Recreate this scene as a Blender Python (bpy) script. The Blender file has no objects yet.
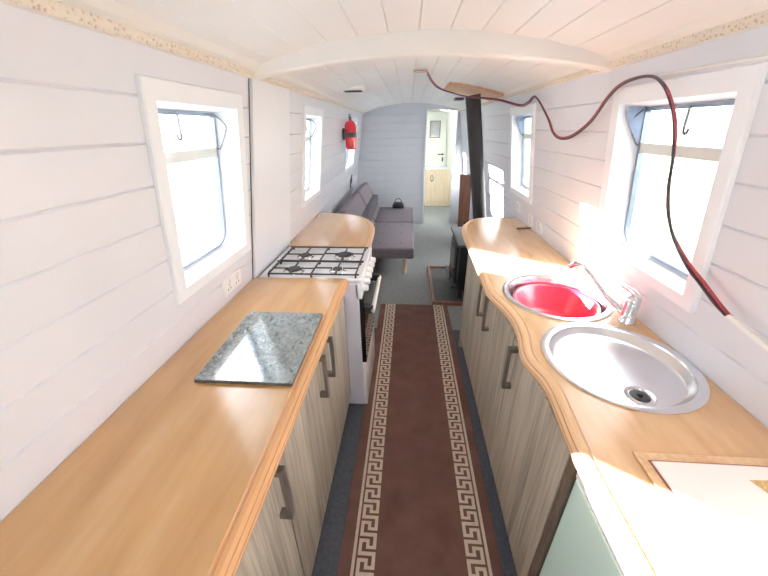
import bpy, bmesh, math, random
from mathutils import Vector, Matrix
random.seed(7)
S = bpy.context.scene
COL = S.collection
PI = math.pi

# ------------------------------------------------------------------ materials
def mat(name):
    m = bpy.data.materials.new(name); m.use_nodes = True
    nt = m.node_tree; nt.nodes.clear()
    out = nt.nodes.new('ShaderNodeOutputMaterial'); b = nt.nodes.new('ShaderNodeBsdfPrincipled')
    nt.links.new(b.outputs[0], out.inputs[0])
    return m, nt, b

def lin(c):
    return tuple(((v/255)/12.92 if v/255 <= .04045 else ((v/255+.055)/1.055)**2.4) for v in c) + (1,)

def simple(name, rgb, rough=.5, metal=0., var=.06, scale=6., bump=0., stretch=(1, 1, 1), spec=.5, bscale=None, coat=0.):
    """a principled surface with a little procedural mottling"""
    m, nt, b = mat(name); N, L = nt.nodes, nt.links
    tc = N.new('ShaderNodeTexCoord'); mp = N.new('ShaderNodeMapping'); mp.inputs['Scale'].default_value = stretch
    nz = N.new('ShaderNodeTexNoise'); nz.inputs['Scale'].default_value = scale; nz.inputs['Detail'].default_value = 5
    L.new(tc.outputs['Object'], mp.inputs[0]); L.new(mp.outputs[0], nz.inputs[0])
    rp = N.new('ShaderNodeValToRGB'); c = lin(rgb)
    rp.color_ramp.elements[0].position = .3; rp.color_ramp.elements[1].position = .7
    rp.color_ramp.elements[0].color = tuple(max(0, v*(1-var)) for v in c[:3]) + (1,)
    rp.color_ramp.elements[1].color = tuple(min(1, v*(1+var)) for v in c[:3]) + (1,)
    L.new(nz.outputs[0], rp.inputs[0]); L.new(rp.outputs[0], b.inputs['Base Color'])
    b.inputs['Roughness'].default_value = rough; b.inputs['Metallic'].default_value = metal
    b.inputs['Specular IOR Level'].default_value = spec
    if coat: b.inputs['Coat Weight'].default_value = coat; b.inputs['Coat Roughness'].default_value = .08
    if bump:
        n2 = N.new('ShaderNodeTexNoise'); n2.inputs['Scale'].default_value = bscale or scale*8; n2.inputs['Detail'].default_value = 4
        L.new(mp.outputs[0], n2.inputs[0])
        bp = N.new('ShaderNodeBump'); bp.inputs['Strength'].default_value = bump; bp.inputs['Distance'].default_value = .004
        L.new(n2.outputs[0], bp.inputs['Height']); L.new(bp.outputs[0], b.inputs['Normal'])
    return m

def grain(name, cols, rough, scale, stretch, detail=6, streak=.5, bump=.02, spec=.5):
    """wood grain: stretched noise plus fine streaks, mapped through several colours"""
    m, nt, b = mat(name); N, L = nt.nodes, nt.links
    tc = N.new('ShaderNodeTexCoord'); mp = N.new('ShaderNodeMapping'); mp.inputs['Scale'].default_value = stretch
    L.new(tc.outputs['Object'], mp.inputs[0])
    n1 = N.new('ShaderNodeTexNoise'); n1.inputs['Scale'].default_value = scale; n1.inputs['Detail'].default_value = detail
    n1.inputs['Distortion'].default_value = .6
    n2 = N.new('ShaderNodeTexNoise'); n2.inputs['Scale'].default_value = scale*5; n2.inputs['Detail'].default_value = 3
    L.new(mp.outputs[0], n1.inputs[0]); L.new(mp.outputs[0], n2.inputs[0])
    mx = N.new('ShaderNodeMix'); mx.data_type = 'FLOAT'; mx.inputs[0].default_value = streak
    L.new(n1.outputs[0], mx.inputs[2]); L.new(n2.outputs[0], mx.inputs[3])
    rp = N.new('ShaderNodeValToRGB'); e = rp.color_ramp.elements
    k = len(cols); e[0].position = .33; e[0].color = lin(cols[0]); e[1].position = .67; e[1].color = lin(cols[-1])
    for i in range(1, k-1):
        x = e.new(.33+.34*i/(k-1)); x.color = lin(cols[i])
    L.new(mx.outputs[0], rp.inputs[0]); L.new(rp.outputs[0], b.inputs['Base Color'])
    b.inputs['Roughness'].default_value = rough; b.inputs['Specular IOR Level'].default_value = spec
    if bump:
        bp = N.new('ShaderNodeBump'); bp.inputs['Strength'].default_value = bump; bp.inputs['Distance'].default_value = .003
        L.new(n2.outputs[0], bp.inputs['Height']); L.new(bp.outputs[0], b.inputs['Normal'])
    return m

def speckle(name, c1, c2, c3, scale, rough, spec=.5):
    m, nt, b = mat(name); N, L = nt.nodes, nt.links
    tc = N.new('ShaderNodeTexCoord')
    v = N.new('ShaderNodeTexVoronoi'); v.inputs['Scale'].default_value = scale
    n = N.new('ShaderNodeTexNoise'); n.inputs['Scale'].default_value = scale*.25; n.inputs['Detail'].default_value = 8; n.inputs['Roughness'].default_value = .75
    L.new(tc.outputs['Object'], v.inputs[0]); L.new(tc.outputs['Object'], n.inputs[0])
    mx = N.new('ShaderNodeMix'); mx.data_type = 'FLOAT'; mx.inputs[0].default_value = .6
    L.new(v.outputs['Color'], mx.inputs[2]); L.new(n.outputs[0], mx.inputs[3])
    rp = N.new('ShaderNodeValToRGB'); e = rp.color_ramp.elements
    e[0].position = .32; e[0].color = lin(c1); e[1].position = .68; e[1].color = lin(c3); x = e.new(.5); x.color = lin(c2)
    L.new(mx.outputs[0], rp.inputs[0]); L.new(rp.outputs[0], b.inputs['Base Color'])
    b.inputs['Roughness'].default_value = rough; b.inputs['Specular IOR Level'].default_value = spec
    return m

def ply(name, light, dark, z0, layers, rough=.4):
    """moulded plywood edge: thin layers seen as lines following the moulding"""
    m, nt, b = mat(name); N, L = nt.nodes, nt.links
    tc = N.new('ShaderNodeTexCoord'); sp = N.new('ShaderNodeSeparateXYZ'); L.new(tc.outputs['Object'], sp.inputs[0])
    nz = N.new('ShaderNodeTexNoise'); nz.inputs['Scale'].default_value = 9.
    L.new(tc.outputs['Object'], nz.inputs[0])
    ma = N.new('ShaderNodeMath'); ma.operation = 'MULTIPLY_ADD'; ma.inputs[1].default_value = .0015
    L.new(nz.outputs[0], ma.inputs[0]); L.new(sp.outputs[2], ma.inputs[2])
    m2 = N.new('ShaderNodeMath'); m2.operation = 'MULTIPLY'; m2.inputs[1].default_value = layers*2*PI
    L.new(ma.outputs[0], m2.inputs[0])
    sn = N.new('ShaderNodeMath'); sn.operation = 'SINE'; L.new(m2.outputs[0], sn.inputs[0])
    rp = N.new('ShaderNodeValToRGB'); e = rp.color_ramp.elements
    e[0].position = .05; e[0].color = lin(dark); e[1].position = .45; e[1].color = lin(light)
    mr = N.new('ShaderNodeMapRange'); mr.inputs[1].default_value = -1; mr.inputs[2].default_value = 1
    L.new(sn.outputs[0], mr.inputs[0]); L.new(mr.outputs[0], rp.inputs[0]); L.new(rp.outputs[0], b.inputs['Base Color'])
    b.inputs['Roughness'].default_value = rough
    return m

M = {}
M['wall'] = simple('wall_paint', (221, 221, 228), .34, var=.03, scale=3, bump=.05, bscale=18)
M['bulk'] = simple('bulkhead_paint', (211, 214, 220), .42, var=.03, scale=3, bump=.05, bscale=18)
M['ceil'] = simple('ceiling_paint', (230, 228, 225), .42, var=.03, scale=3)
M['trim'] = simple('trim_paint', (236, 233, 227), .4, var=.03, scale=5)
M['ornate'] = None
M['surround'] = simple('window_surround_paint', (240, 243, 248), .38, var=.02)
M['panel'] = simple('panel_paint', (232, 234, 240), .3, var=.02, scale=2)
M['white_room'] = simple('washroom_paint', (240, 242, 232), .4, var=.02)
M['alu'] = simple('window_aluminium', (128, 138, 152), .35, .7, .08, 20)
M['alu_light'] = simple('transom_aluminium', (205, 206, 200), .4, .15, .05, 10)
M['blue_gap'] = simple('old_blue_paint', (138, 154, 186), .6, 0, .15, 30)
M['hook'] = simple('hook_metal', (110, 112, 116), .3, .8, .05)
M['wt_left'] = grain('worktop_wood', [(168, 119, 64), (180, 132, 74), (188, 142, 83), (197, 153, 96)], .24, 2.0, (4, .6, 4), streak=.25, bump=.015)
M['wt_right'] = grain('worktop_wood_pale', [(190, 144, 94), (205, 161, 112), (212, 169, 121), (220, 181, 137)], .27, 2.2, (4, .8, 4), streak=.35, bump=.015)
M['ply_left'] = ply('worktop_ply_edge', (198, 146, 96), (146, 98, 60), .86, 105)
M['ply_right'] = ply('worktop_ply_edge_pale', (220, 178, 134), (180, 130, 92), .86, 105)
M['door'] = grain('cabinet_woodgrain', [(124, 113, 100), (158, 147, 132), (184, 173, 156), (198, 188, 172)], .45, 1.4, (9, 12, .45), streak=.55, bump=.02)
M['carcass'] = simple('cabinet_carcass', (120, 106, 92), .6, var=.1)
M['dark_edge'] = grain('dark_end_stile', [(70, 58, 50), (96, 80, 68), (116, 98, 84)], .5, 2, (10, 10, .8))
M['handle'] = simple('handle_metal', (122, 114, 108), .38, .75, .06, 30)
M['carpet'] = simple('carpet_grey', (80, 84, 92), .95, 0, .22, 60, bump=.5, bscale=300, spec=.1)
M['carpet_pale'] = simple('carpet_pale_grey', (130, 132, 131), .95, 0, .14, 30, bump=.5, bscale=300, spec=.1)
M['rug'] = simple('rug_brown', (104, 76, 69), .95, 0, .2, 9, bump=.5, bscale=380, spec=.1)
M['rug_cream'] = simple('rug_cream', (205, 188, 170), .95, 0, .1, 60, bump=.4, bscale=380, spec=.1)
M['granite'] = speckle('granite', (62, 78, 80), (96, 112, 114), (132, 146, 146), 130, .1, 1.)
for nm, cw, cr in (('granite', 1., .1), ('wt_left', .75, .17), ('wt_right', .4, .18)):
    b = M[nm].node_tree.nodes['Principled BSDF']; b.inputs['Coat Weight'].default_value = cw; b.inputs['Coat Roughness'].default_value = cr; b.inputs['Coat IOR'].default_value = 1.8 if nm == 'granite' else 1.65
M['granite_edge'] = speckle('granite_edge', (28, 26, 26), (62, 58, 56), (96, 90, 86), 160, .45)
M['steel'] = simple('brushed_steel', (230, 232, 235), .23, 1., .03, 12)
M['chrome'] = simple('chrome', (225, 226, 228), .08, 1., .02)
M['black_hole'] = simple('strainer_dark', (22, 23, 25), .35, .1, .2, 60)
M['red_plastic'] = simple('red_plastic', (222, 34, 62), .28, 0, .03, 3)
M['enamel'] = simple('white_enamel', (236, 237, 240), .18, 0, .015, 4)
M['enamel_shaded'] = simple('cooker_side_panel', (214, 214, 226), .4, 0, .03, 4)  # white enamel toned lilac; the side's shade is put into the colour
M['iron'] = simple('black_iron', (34, 34, 36), .55, .2, .15, 40)
M['black_gloss'] = simple('oven_glass', (14, 13, 13), .06, 0, .1, 3, spec=.6)
M['black_plastic'] = simple('black_plastic', (28, 28, 30), .4, 0, .1)
M['vent_slot'] = simple('vent_slot_black', (30, 30, 32), .6)
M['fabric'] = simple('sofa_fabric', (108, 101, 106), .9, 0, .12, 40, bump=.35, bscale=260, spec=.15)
M['fabric_dark'] = simple('sofa_fabric_shadow', (74, 72, 78), .9, 0, .12, 40, bump=.35, bscale=260, spec=.15)  # darker copy of the sofa fabric, with shade put into the colour
M['pale_wood'] = grain('pale_leg_wood', [(196, 170, 140), (214, 190, 160), (224, 202, 174)], .5, 3, (6, 6, 1))
M['bag'] = simple('black_bag', (26, 26, 32), .6, 0, .2, 30)
M['red_paint'] = simple('extinguisher_red', (200, 28, 40), .25, 0, .04, coat=.4)
M['stove'] = simple('stove_iron', (32, 32, 34), .5, .3, .15, 30, bump=.1)
M['stove_top'] = simple('stove_top_grey', (78, 80, 80), .5, .3, .1, 20)
M['flue'] = simple('flue_black', (36, 32, 34), .75, 0, .12, 25)
M['brown_wood'] = grain('brown_wood', [(92, 54, 38), (120, 74, 54), (140, 92, 70)], .5, 2, (8, 8, 1))
M['slate'] = speckle('hearth_slate', (46, 50, 49), (54, 58, 57), (63, 67, 65), 22, .6)
M['plate_wood'] = grain('flue_plate_wood', [(172, 128, 94), (196, 152, 116), (210, 170, 134)], .6, 3, (3, 9, 3))
M['vanity'] = grain('vanity_wood', [(206, 184, 156), (220, 200, 172), (228, 210, 184)], .45, 2, (9, 9, .8))
M['mint'] = simple('mint_white_enamel', (216, 248, 240), .25, 0, .02, 3)
M['grey_trim'] = simple('appliance_trim', (196, 186, 140), .45, 0, .06, 8)
M['white_plastic'] = simple('white_plastic', (240, 240, 240), .3, 0, .02)
M['board_white'] = simple('hatch_white_paint', (244, 240, 232), .45, 0, .03, 5)
M['board_trim'] = grain('hatch_trim_wood', [(196, 150, 104), (214, 172, 128), (226, 190, 150)], .45, 3, (6, 6, 6))
M['board_brown'] = grain('hatch_patch', [(150, 112, 62), (186, 148, 92), (208, 174, 120)], .5, 6, (6, 6, 6))
M['seal'] = simple('hatch_seal', (150, 84, 70), .6, 0, .15, 20)
M['wire_red'] = simple('red_insulation', (158, 50, 62), .4, 0, .05)
M['wire_black'] = simple('black_insulation', (52, 38, 42), .4, 0, .05)
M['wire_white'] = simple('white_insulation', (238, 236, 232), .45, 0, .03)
M['bank'] = simple('grassy_bank', (96, 104, 82), .95, 0, .4, 1.2)
M['water'] = simple('canal_water', (110, 130, 140), .12, 0, .2, .8, bump=.4, bscale=5)
M['mirror'] = simple('mirror_silver', (214, 214, 214), .12, .9, .02)
M['pewter'] = simple('dark_fitting', (74, 64, 58), .4, .7, .1)
M['copper'] = simple('copper_fitting', (190, 160, 136), .4, .6, .1)

def glass_mat():
    m = bpy.data.materials.new('window_glass'); m.use_nodes = True; nt = m.node_tree; nt.nodes.clear()
    o = nt.nodes.new('ShaderNodeOutputMaterial'); mx = nt.nodes.new('ShaderNodeMixShader')
    t = nt.nodes.new('ShaderNodeBsdfTransparent'); g = nt.nodes.new('ShaderNodeBsdfGlossy')
    f = nt.nodes.new('ShaderNodeFresnel'); f.inputs[0].default_value = 1.35
    t.inputs[0].default_value = (.97, .985, .98, 1); g.inputs[1].default_value = .02
    nt.links.new(f.outputs[0], mx.inputs[0]); nt.links.new(t.outputs[0], mx.inputs[1]); nt.links.new(g.outputs[0], mx.inputs[2])
    nt.links.new(mx.outputs[0], o.inputs[0]); return m
M['glass'] = glass_mat()

def ornate_mat():
    m, nt, b = mat('ornate_strip'); N, L = nt.nodes, nt.links
    tc = N.new('ShaderNodeTexCoord'); mp = N.new('ShaderNodeMapping'); mp.inputs['Scale'].default_value = (1, 1, 1)
    L.new(tc.outputs['Object'], mp.inputs[0])
    v = N.new('ShaderNodeTexVoronoi'); v.inputs['Scale'].default_value = 95; L.new(mp.outputs[0], v.inputs[0])
    rp = N.new('ShaderNodeValToRGB'); e = rp.color_ramp.elements
    e[0].position = .15; e[0].color = lin((190, 168, 140)); e[1].position = .45; e[1].color = lin((224, 214, 197))
    L.new(v.outputs['Distance'], rp.inputs[0]); L.new(rp.outputs[0], b.inputs['Base Color'])
    b.inputs['Roughness'].default_value = .6
    bp = N.new('ShaderNodeBump'); bp.inputs['Strength'].default_value = .6; bp.inputs['Distance'].default_value = .004
    L.new(v.outputs['Distance'], bp.inputs['Height']); L.new(bp.outputs[0], b.inputs['Normal'])
    return m
M['ornate'] = ornate_mat()

# ------------------------------------------------------------------ helpers
def BM(): return bmesh.new()

def obj(name, bm, material, parent=None, smooth=False, angle=40):
    me = bpy.data.meshes.new(name)
    bmesh.ops.recalc_face_normals(bm, faces=bm.faces[:])
    bm.to_mesh(me); bm.free()
    for m_ in (material if isinstance(material, (list, tuple)) else [material]): me.materials.append(m_)
    if smooth:
        me.polygons.foreach_set('use_smooth', [True]*len(me.polygons))
        me.set_sharp_from_angle(angle=math.radians(angle))
    o = bpy.data.objects.new(name, me); COL.objects.link(o)
    if parent:
        o.parent = parent
        o.matrix_parent_inverse = Matrix.Identity(4)
        o.location = -parent.location if parent.type == 'EMPTY' and parent.parent is None else (0, 0, 0)
    return o

def thing(name, label, cat, loc=(0, 0, 0), group=None):
    o = bpy.data.objects.new(name, None); COL.objects.link(o); o.location = loc; o.empty_display_size = .05
    o['label'] = label; o['category'] = cat
    if group: o['group'] = group
    return o

def tag(o, label, cat, group=None):
    o['label'] = label; o['category'] = cat
    if group: o['group'] = group
    return o

def struct(name, bm, m, parent=None, smooth=False):
    o = obj(name, bm, m, parent, smooth)
    if parent is None: o['kind'] = 'structure'
    return o

def box(bm, lo, hi, bev=0., seg=2, mi=0, mtx=None):
    r = bmesh.ops.create_cube(bm, size=1)
    vs = r['verts']
    for v in vs:
        v.co = Vector((lo[i]+(hi[i]-lo[i])*(v.co[i]+.5) for i in range(3)))
    fs = set(f for v in vs for f in v.link_faces)
    if bev:
        es = list({e for v in vs for e in v.link_edges})
        rb = bmesh.ops.bevel(bm, geom=es, offset=bev, segments=seg, profile=.5, affect='EDGES')
        fs = set(rb['faces']) | {f for f in fs if f.is_valid}
        vs = list({v for f in fs for v in f.verts})
    for f in fs: f.material_index = mi
    if mtx is not None:
        for v in vs: v.co = mtx @ v.co
    return vs

def tube(bm, pts, r, n=10, cap=True, mi=0):
    """round bar along a polyline; r may be a list"""
    pts = [Vector(p) for p in pts]; rr = r if isinstance(r, (list, tuple)) else [r]*len(pts)
    rings = []; prev = None
    for i, p in enumerate(pts):
        t = ((pts[i]-pts[i-1]).normalized() if i else Vector()) + ((pts[i+1]-pts[i]).normalized() if i < len(pts)-1 else Vector())
        t = t.normalized() if t.length > 1e-6 else (pts[i]-pts[i-1]).normalized()
        if prev is None:
            a = Vector((0, 0, 1)) if abs(t.z) < .9 else Vector((1, 0, 0)); u = t.cross(a).normalized()
        else:
            u = (prev - t*prev.dot(t)).normalized()
        prev = u; w = t.cross(u)
        rings.append([bm.verts.new(p+(u*math.cos(2*PI*k/n)+w*math.sin(2*PI*k/n))*rr[i]) for k in range(n)])
    fs = []
    for a, b in zip(rings, rings[1:]):
        for k in range(n): fs.append(bm.faces.new((a[k], a[(k+1) % n], b[(k+1) % n], b[k])))
    if cap: fs.append(bm.faces.new(rings[0][::-1])); fs.append(bm.faces.new(rings[-1]))
    for f in fs: f.material_index = mi

def smooth_path(pts, n=8):
    """Catmull-Rom through the points"""
    P = [Vector(p) for p in pts]; P = [P[0]*2-P[1]] + P + [P[-1]*2-P[-2]]; out = []
    for i in range(1, len(P)-2):
        a, b, c, d = P[i-1:i+3]
        for k in range(n):
            t = k/n
            out.append(.5*((2*b)+(c-a)*t+(2*a-5*b+4*c-d)*t*t+(3*b-a-3*c+d)*t**3))
    out.append(P[-2]); return out

def lathe(bm, prof, c, n=48, cap0=False, cap1=False, mi=0, axis=None):
    """revolve (r, z) around the vertical through c (or along axis)"""
    c = Vector(c); q = Vector((0, 0, 1)).rotation_difference(Vector(axis).normalized()) if axis else None
    rings = []
    for r, z in prof:
        ring = []
        for k in range(n):
            v = Vector((r*math.cos(2*PI*k/n), r*math.sin(2*PI*k/n), z))
            ring.append(bm.verts.new(c+(q @ v if q else v)))
        rings.append(ring)
    fs = []
    for a, b in zip(rings, rings[1:]):
        for k in range(n): fs.append(bm.faces.new((a[k], a[(k+1) % n], b[(k+1) % n], b[k])))
    if cap0: fs.append(bm.faces.new(rings[0][::-1]))
    if cap1: fs.append(bm.faces.new(rings[-1]))
    for f in fs: f.material_index = mi

def quad(bm, a, b, c, d, mi=0):
    f = bm.faces.new([bm.verts.new(v) for v in (a, b, c, d)]); f.material_index = mi; return f

def grid_sheet(bm, us, vs, f, holes=(), mi=0):
    """sheet over sorted u and v values with rectangular holes (u0,u1,v0,v1)"""
    V = {}
    def g(i, j):
        if (i, j) not in V: V[(i, j)] = bm.verts.new(f(us[i], vs[j], i, j))
        return V[(i, j)]
    for i in range(len(us)-1):
        for j in range(len(vs)-1):
            uc, vc = (us[i]+us[i+1])/2, (vs[j]+vs[j+1])/2
            if any(a < uc < b and c < vc < d for a, b, c, d in holes): continue
            bm.faces.new((g(i, j), g(i+1, j), g(i+1, j+1), g(i, j+1))).material_index = mi

def cut(o, cutter):
    """bake a boolean cut into the mesh"""
    md = o.modifiers.new('cut', 'BOOLEAN'); md.object = cutter; md.operation = 'DIFFERENCE'; md.solver = 'EXACT'
    bpy.context.view_layer.update()
    dg = bpy.context.evaluated_depsgraph_get()
    me = bpy.data.meshes.new_from_object(o.evaluated_get(dg)); o.modifiers.clear(); o.data = me
    bpy.data.objects.remove(cutter)

# ------------------------------------------------------------------ the shell of the boat
Y0, Y1 = -.9, 8.2
KL = .14
def flare(y): return .02*max(0., y-2.1) if y < 6 else .078
def wx(side, y, z, w=0.):
    """x on the inner face of a side wall; w is the distance outwards"""
    if side == 'left': return -.813+KL*(z-.9)-flare(y)-w
    return .932-KL*(z-.9)+w
def ceil_z(x): return 1.95-.115*((x-.05)/.75)**2

WIN = {  # side, y0, y1, z0, z1 of the architrave
    1: ('left', .93, 1.495, 1.07, 1.735), 2: ('left', 2.40, 2.975, 1.075, 1.745), 3: ('left', 4.38, 5.18, 1.09, 1.73),
    4: ('right', .955, 1.565, 1.065, 1.73), 5: ('right', 2.49, 3.05, 1.085, 1.735), 6: ('right', 4.2, 4.68, 1.09, 1.73), 7: ('left', 6.5, 7.5, 1.0, 1.73)}  # the last two windows are added to light the far end and washroom
ARCH = .055
def opening(n):
    s, a, b, c, d = WIN[n]; return (a+ARCH-.01, b-ARCH, c+ARCH-.012, d-ARCH)

def wall_sheet(side):
    bm = BM()
    holes = [opening(n) for n in WIN if WIN[n][0] == side]
    js = [1.69-.1135*k for k in range(0, 15)]
    vals = [(0., 0.), (1.9, 0.)]
    for j in js: vals += [(j-.0045, 0.), (j, .006), (j+.0045, 0.)]
    for h in holes:
        vals += [(h[2], None), (h[3], None)]
    vals.sort(); zz = []; ww = []
    for z, w in vals:
        if zz and abs(z-zz[-1]) < 1e-5: continue
        zz.append(z); ww.append(w or 0.)
    ys = sorted({Y0, 2.1, 6., Y1, .3, 4.} | {h[0] for h in holes} | {h[1] for h in holes})
    grid_sheet(bm, ys, zz, lambda y, z, i, j: (wx(side, y, z, ww[j]), y, z), holes)
    return bm
for side in ('left', 'right'):
    struct('wall_'+side, wall_sheet(side), M['wall'])

# ceiling: arched boards running along the boat; unseen roof opening added to light the washroom
def ceiling():
    bm = BM(); xs = [-.78, .835]; dz = {}
    for k in range(-7, 8):
        j = .03+.122*k
        if -.77 < j < .82:
            for d, g in ((-.003, 0), (0, .007), (.003, 0)): xs.append(j+d); dz[round(j+d, 5)] = g
    holes = [(.42, .72, 6.5, 7.2)]
    for h in holes: xs += [h[0], h[1]]
    xs = sorted(set(xs))
    ys = sorted({Y0, Y1, 6.5, 7.2, 1.65})
    grid_sheet(bm, xs, ys, lambda x, y, i, j: (x, y, ceil_z(x)+dz.get(round(x, 5), 0)), holes)
    # cross joints between board ends
    return bm
struct('ceiling', ceiling(), M['ceil'])

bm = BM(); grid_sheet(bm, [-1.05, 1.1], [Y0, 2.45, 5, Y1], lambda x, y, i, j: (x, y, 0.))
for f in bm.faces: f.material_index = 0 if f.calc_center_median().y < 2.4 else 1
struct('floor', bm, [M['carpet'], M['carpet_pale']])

# cornice strips along both sides
for side, n in (('left', 1), ('right', 2)):
    bm = BM(); sg = 1 if side == 'left' else -1
    zb = 1.803 if side == 'left' else 1.803
    prof = [(0.0, zb), (.012, zb+.002), (.017, zb+.010), (.017, zb+.026), (.024, zb+.029), (.034, zb+.034), (.05, zb+.052), (.05, zb+.08), (0, zb+.08)]
    ys = [Y0, 1.63, 2.1, 6.0]
    for a, b in zip(ys, ys[1:]):
        for i in range(len(prof)-1):
            (o1, z1), (o2, z2) = prof[i], prof[i+1]
            quad(bm, (wx(side, a, z1)+sg*o1, a, z1), (wx(side, b, z1)+sg*o1, b, z1), (wx(side, b, z2)+sg*o2, b, z2), (wx(side, a, z2)+sg*o2, a, z2), 1 if i in (1, 2) else 0)
    bmesh.ops.remove_doubles(bm, verts=bm.verts[:], dist=1e-5)
    struct('trim_%d' % n, bm, [M['trim'], M['ornate']])

# unseen stern wall behind the camera, with an opening added for fill light
bm = BM(); grid_sheet(bm, [-1.05, -.25, .25, 1.1], [0, .9, 1.7, 2.0], lambda x, z, i, j: (x, Y0, z), [(-.25, .25, .9, 1.7)])
struct('wall_stern', bm, M['wall'])

# arched deck beam across the ceiling
bm = BM(); ya, yb = 1.615, 1.675; n = 40; top = []; bot = []
def beam_z(x): return 1.868-.066*((x-.05)/.73)**2
rows = []
for k in range(n+1):
    x = -.692+(.812+.692)*k/n
    zt, zb = ceil_z(x)+.004, beam_z(x)
    rows.append([bm.verts.new(v) for v in ((x, ya, zt), (x, ya, zb+.006), (x, ya+.006, zb), (x, yb-.006, zb), (x, yb, zb+.006), (x, yb, zt))])
for a, b in zip(rows, rows[1:]):
    for k in range(6): bm.faces.new((a[k], b[k], b[(k+1) % 6], a[(k+1) % 6]))
bm.faces.new(rows[0]); bm.faces.new(rows[-1][::-1])
struct('trim_3', bm, M['trim'])

# bulkhead with the doorway, and the passage beyond
DX0, DX1 = .272, .765
def bulkhead():
    bm = BM()
    js = [1.78-.1135*k for k in range(16)]
    zz = [0.]; ww = {0.: 0.}
    for j in js:
        for d, g in ((-.006, 0), (0, .009), (.006, 0)):
            if j+d > 0.01: zz.append(j+d); ww[j+d] = g
    zz += [1.843]; ww[1.843] = 0; zz = sorted(set(zz))
    V = []
    for z in zz: V.append([bm.verts.new((x, 6+ww[z], z)) for x in (wx('left', 5.99, z)-.005, DX0-.035)])
    for a, b in zip(V, V[1:]): bm.faces.new((a[0], a[1], b[1], b[0]))
    # plain boards: above and right of the doorway
    R = []
    for z in (0, 1.0, 1.84): R.append([bm.verts.new((x, 6, z)) for x in (DX1, wx('right', 6, z)+.005)])
    for a, b in zip(R, R[1:]): bm.faces.new((a[0], a[1], b[1], b[0]))
    xs = [-.86+.02*k for k in range(92)]
    for a, b in zip(xs, xs[1:]):
        xa = 1.843 if a < DX0-.03 else 1.83
        lo = 1.84
        bm.faces.new([bm.verts.new(v) for v in ((a, 6, lo if not DX0 < (a+b)/2 < DX1 else 1.86-.03*(a-DX0)/.47), (b, 6, lo if not DX0 < (a+b)/2 < DX1 else 1.86-.03*(b-DX0)/.47), (b, 6, max(lo, ceil_z(b)+.003)), (a, 6, max(lo, ceil_z(a)+.003)))])
    return bm
struct('wall_back', bulkhead(), M['bulk'])
bm = BM()
box(bm, (DX0-.035, 5.985, 0), (DX0, 6.05, 1.872), .003)
box(bm, (DX1, 5.985, 0), (DX1+.02, 6.05, 1.84), .003)
struct('trim_4', bm, M['bulk'])
bm = BM()
quad(bm, (-.95, 8.0, 0), (1.0, 8.0, 0), (1.0, 8.0, 1.95), (-.95, 8.0, 1.95))
quad(bm, (.285, 6.055, 0), (-.9, 6.055, 0), (-.9, 6.055, 1.95), (.285, 6.055, 1.95))
struct('wall_front', bm, M['white_room'])
# white lining boards on the right of the passage
bm = BM()
P = [(y, z) for y in (6.06, 7.98) for z in (0, 1.85)]
quad(bm, (.925, 6.06, 0.), (.925, 7.98, 0.), (.785, 7.98, 1.85), (.785, 6.06, 1.85))
struct('trim_5', bm, M['white_room'])

# ------------------------------------------------------------------ windows
def rrect(u0, u1, v0, v1, r, n=6, rt=None):
    """rounded rectangle (u, v); r bottom corner radius, rt top"""
    rt = r if rt is None else rt; pts = []
    for cx, cy, rr, a0 in ((u1-rt, v1-rt, rt, 0), (u0+rt, v1-rt, rt, 90), (u0+r, v0+r, r, 180), (u1-r, v0+r, r, 270)):
        for k in range(n+1):
            a = math.radians(a0+90*k/n); pts.append((cx+rr*math.cos(a), cy+rr*math.sin(a)))
    return pts

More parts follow.
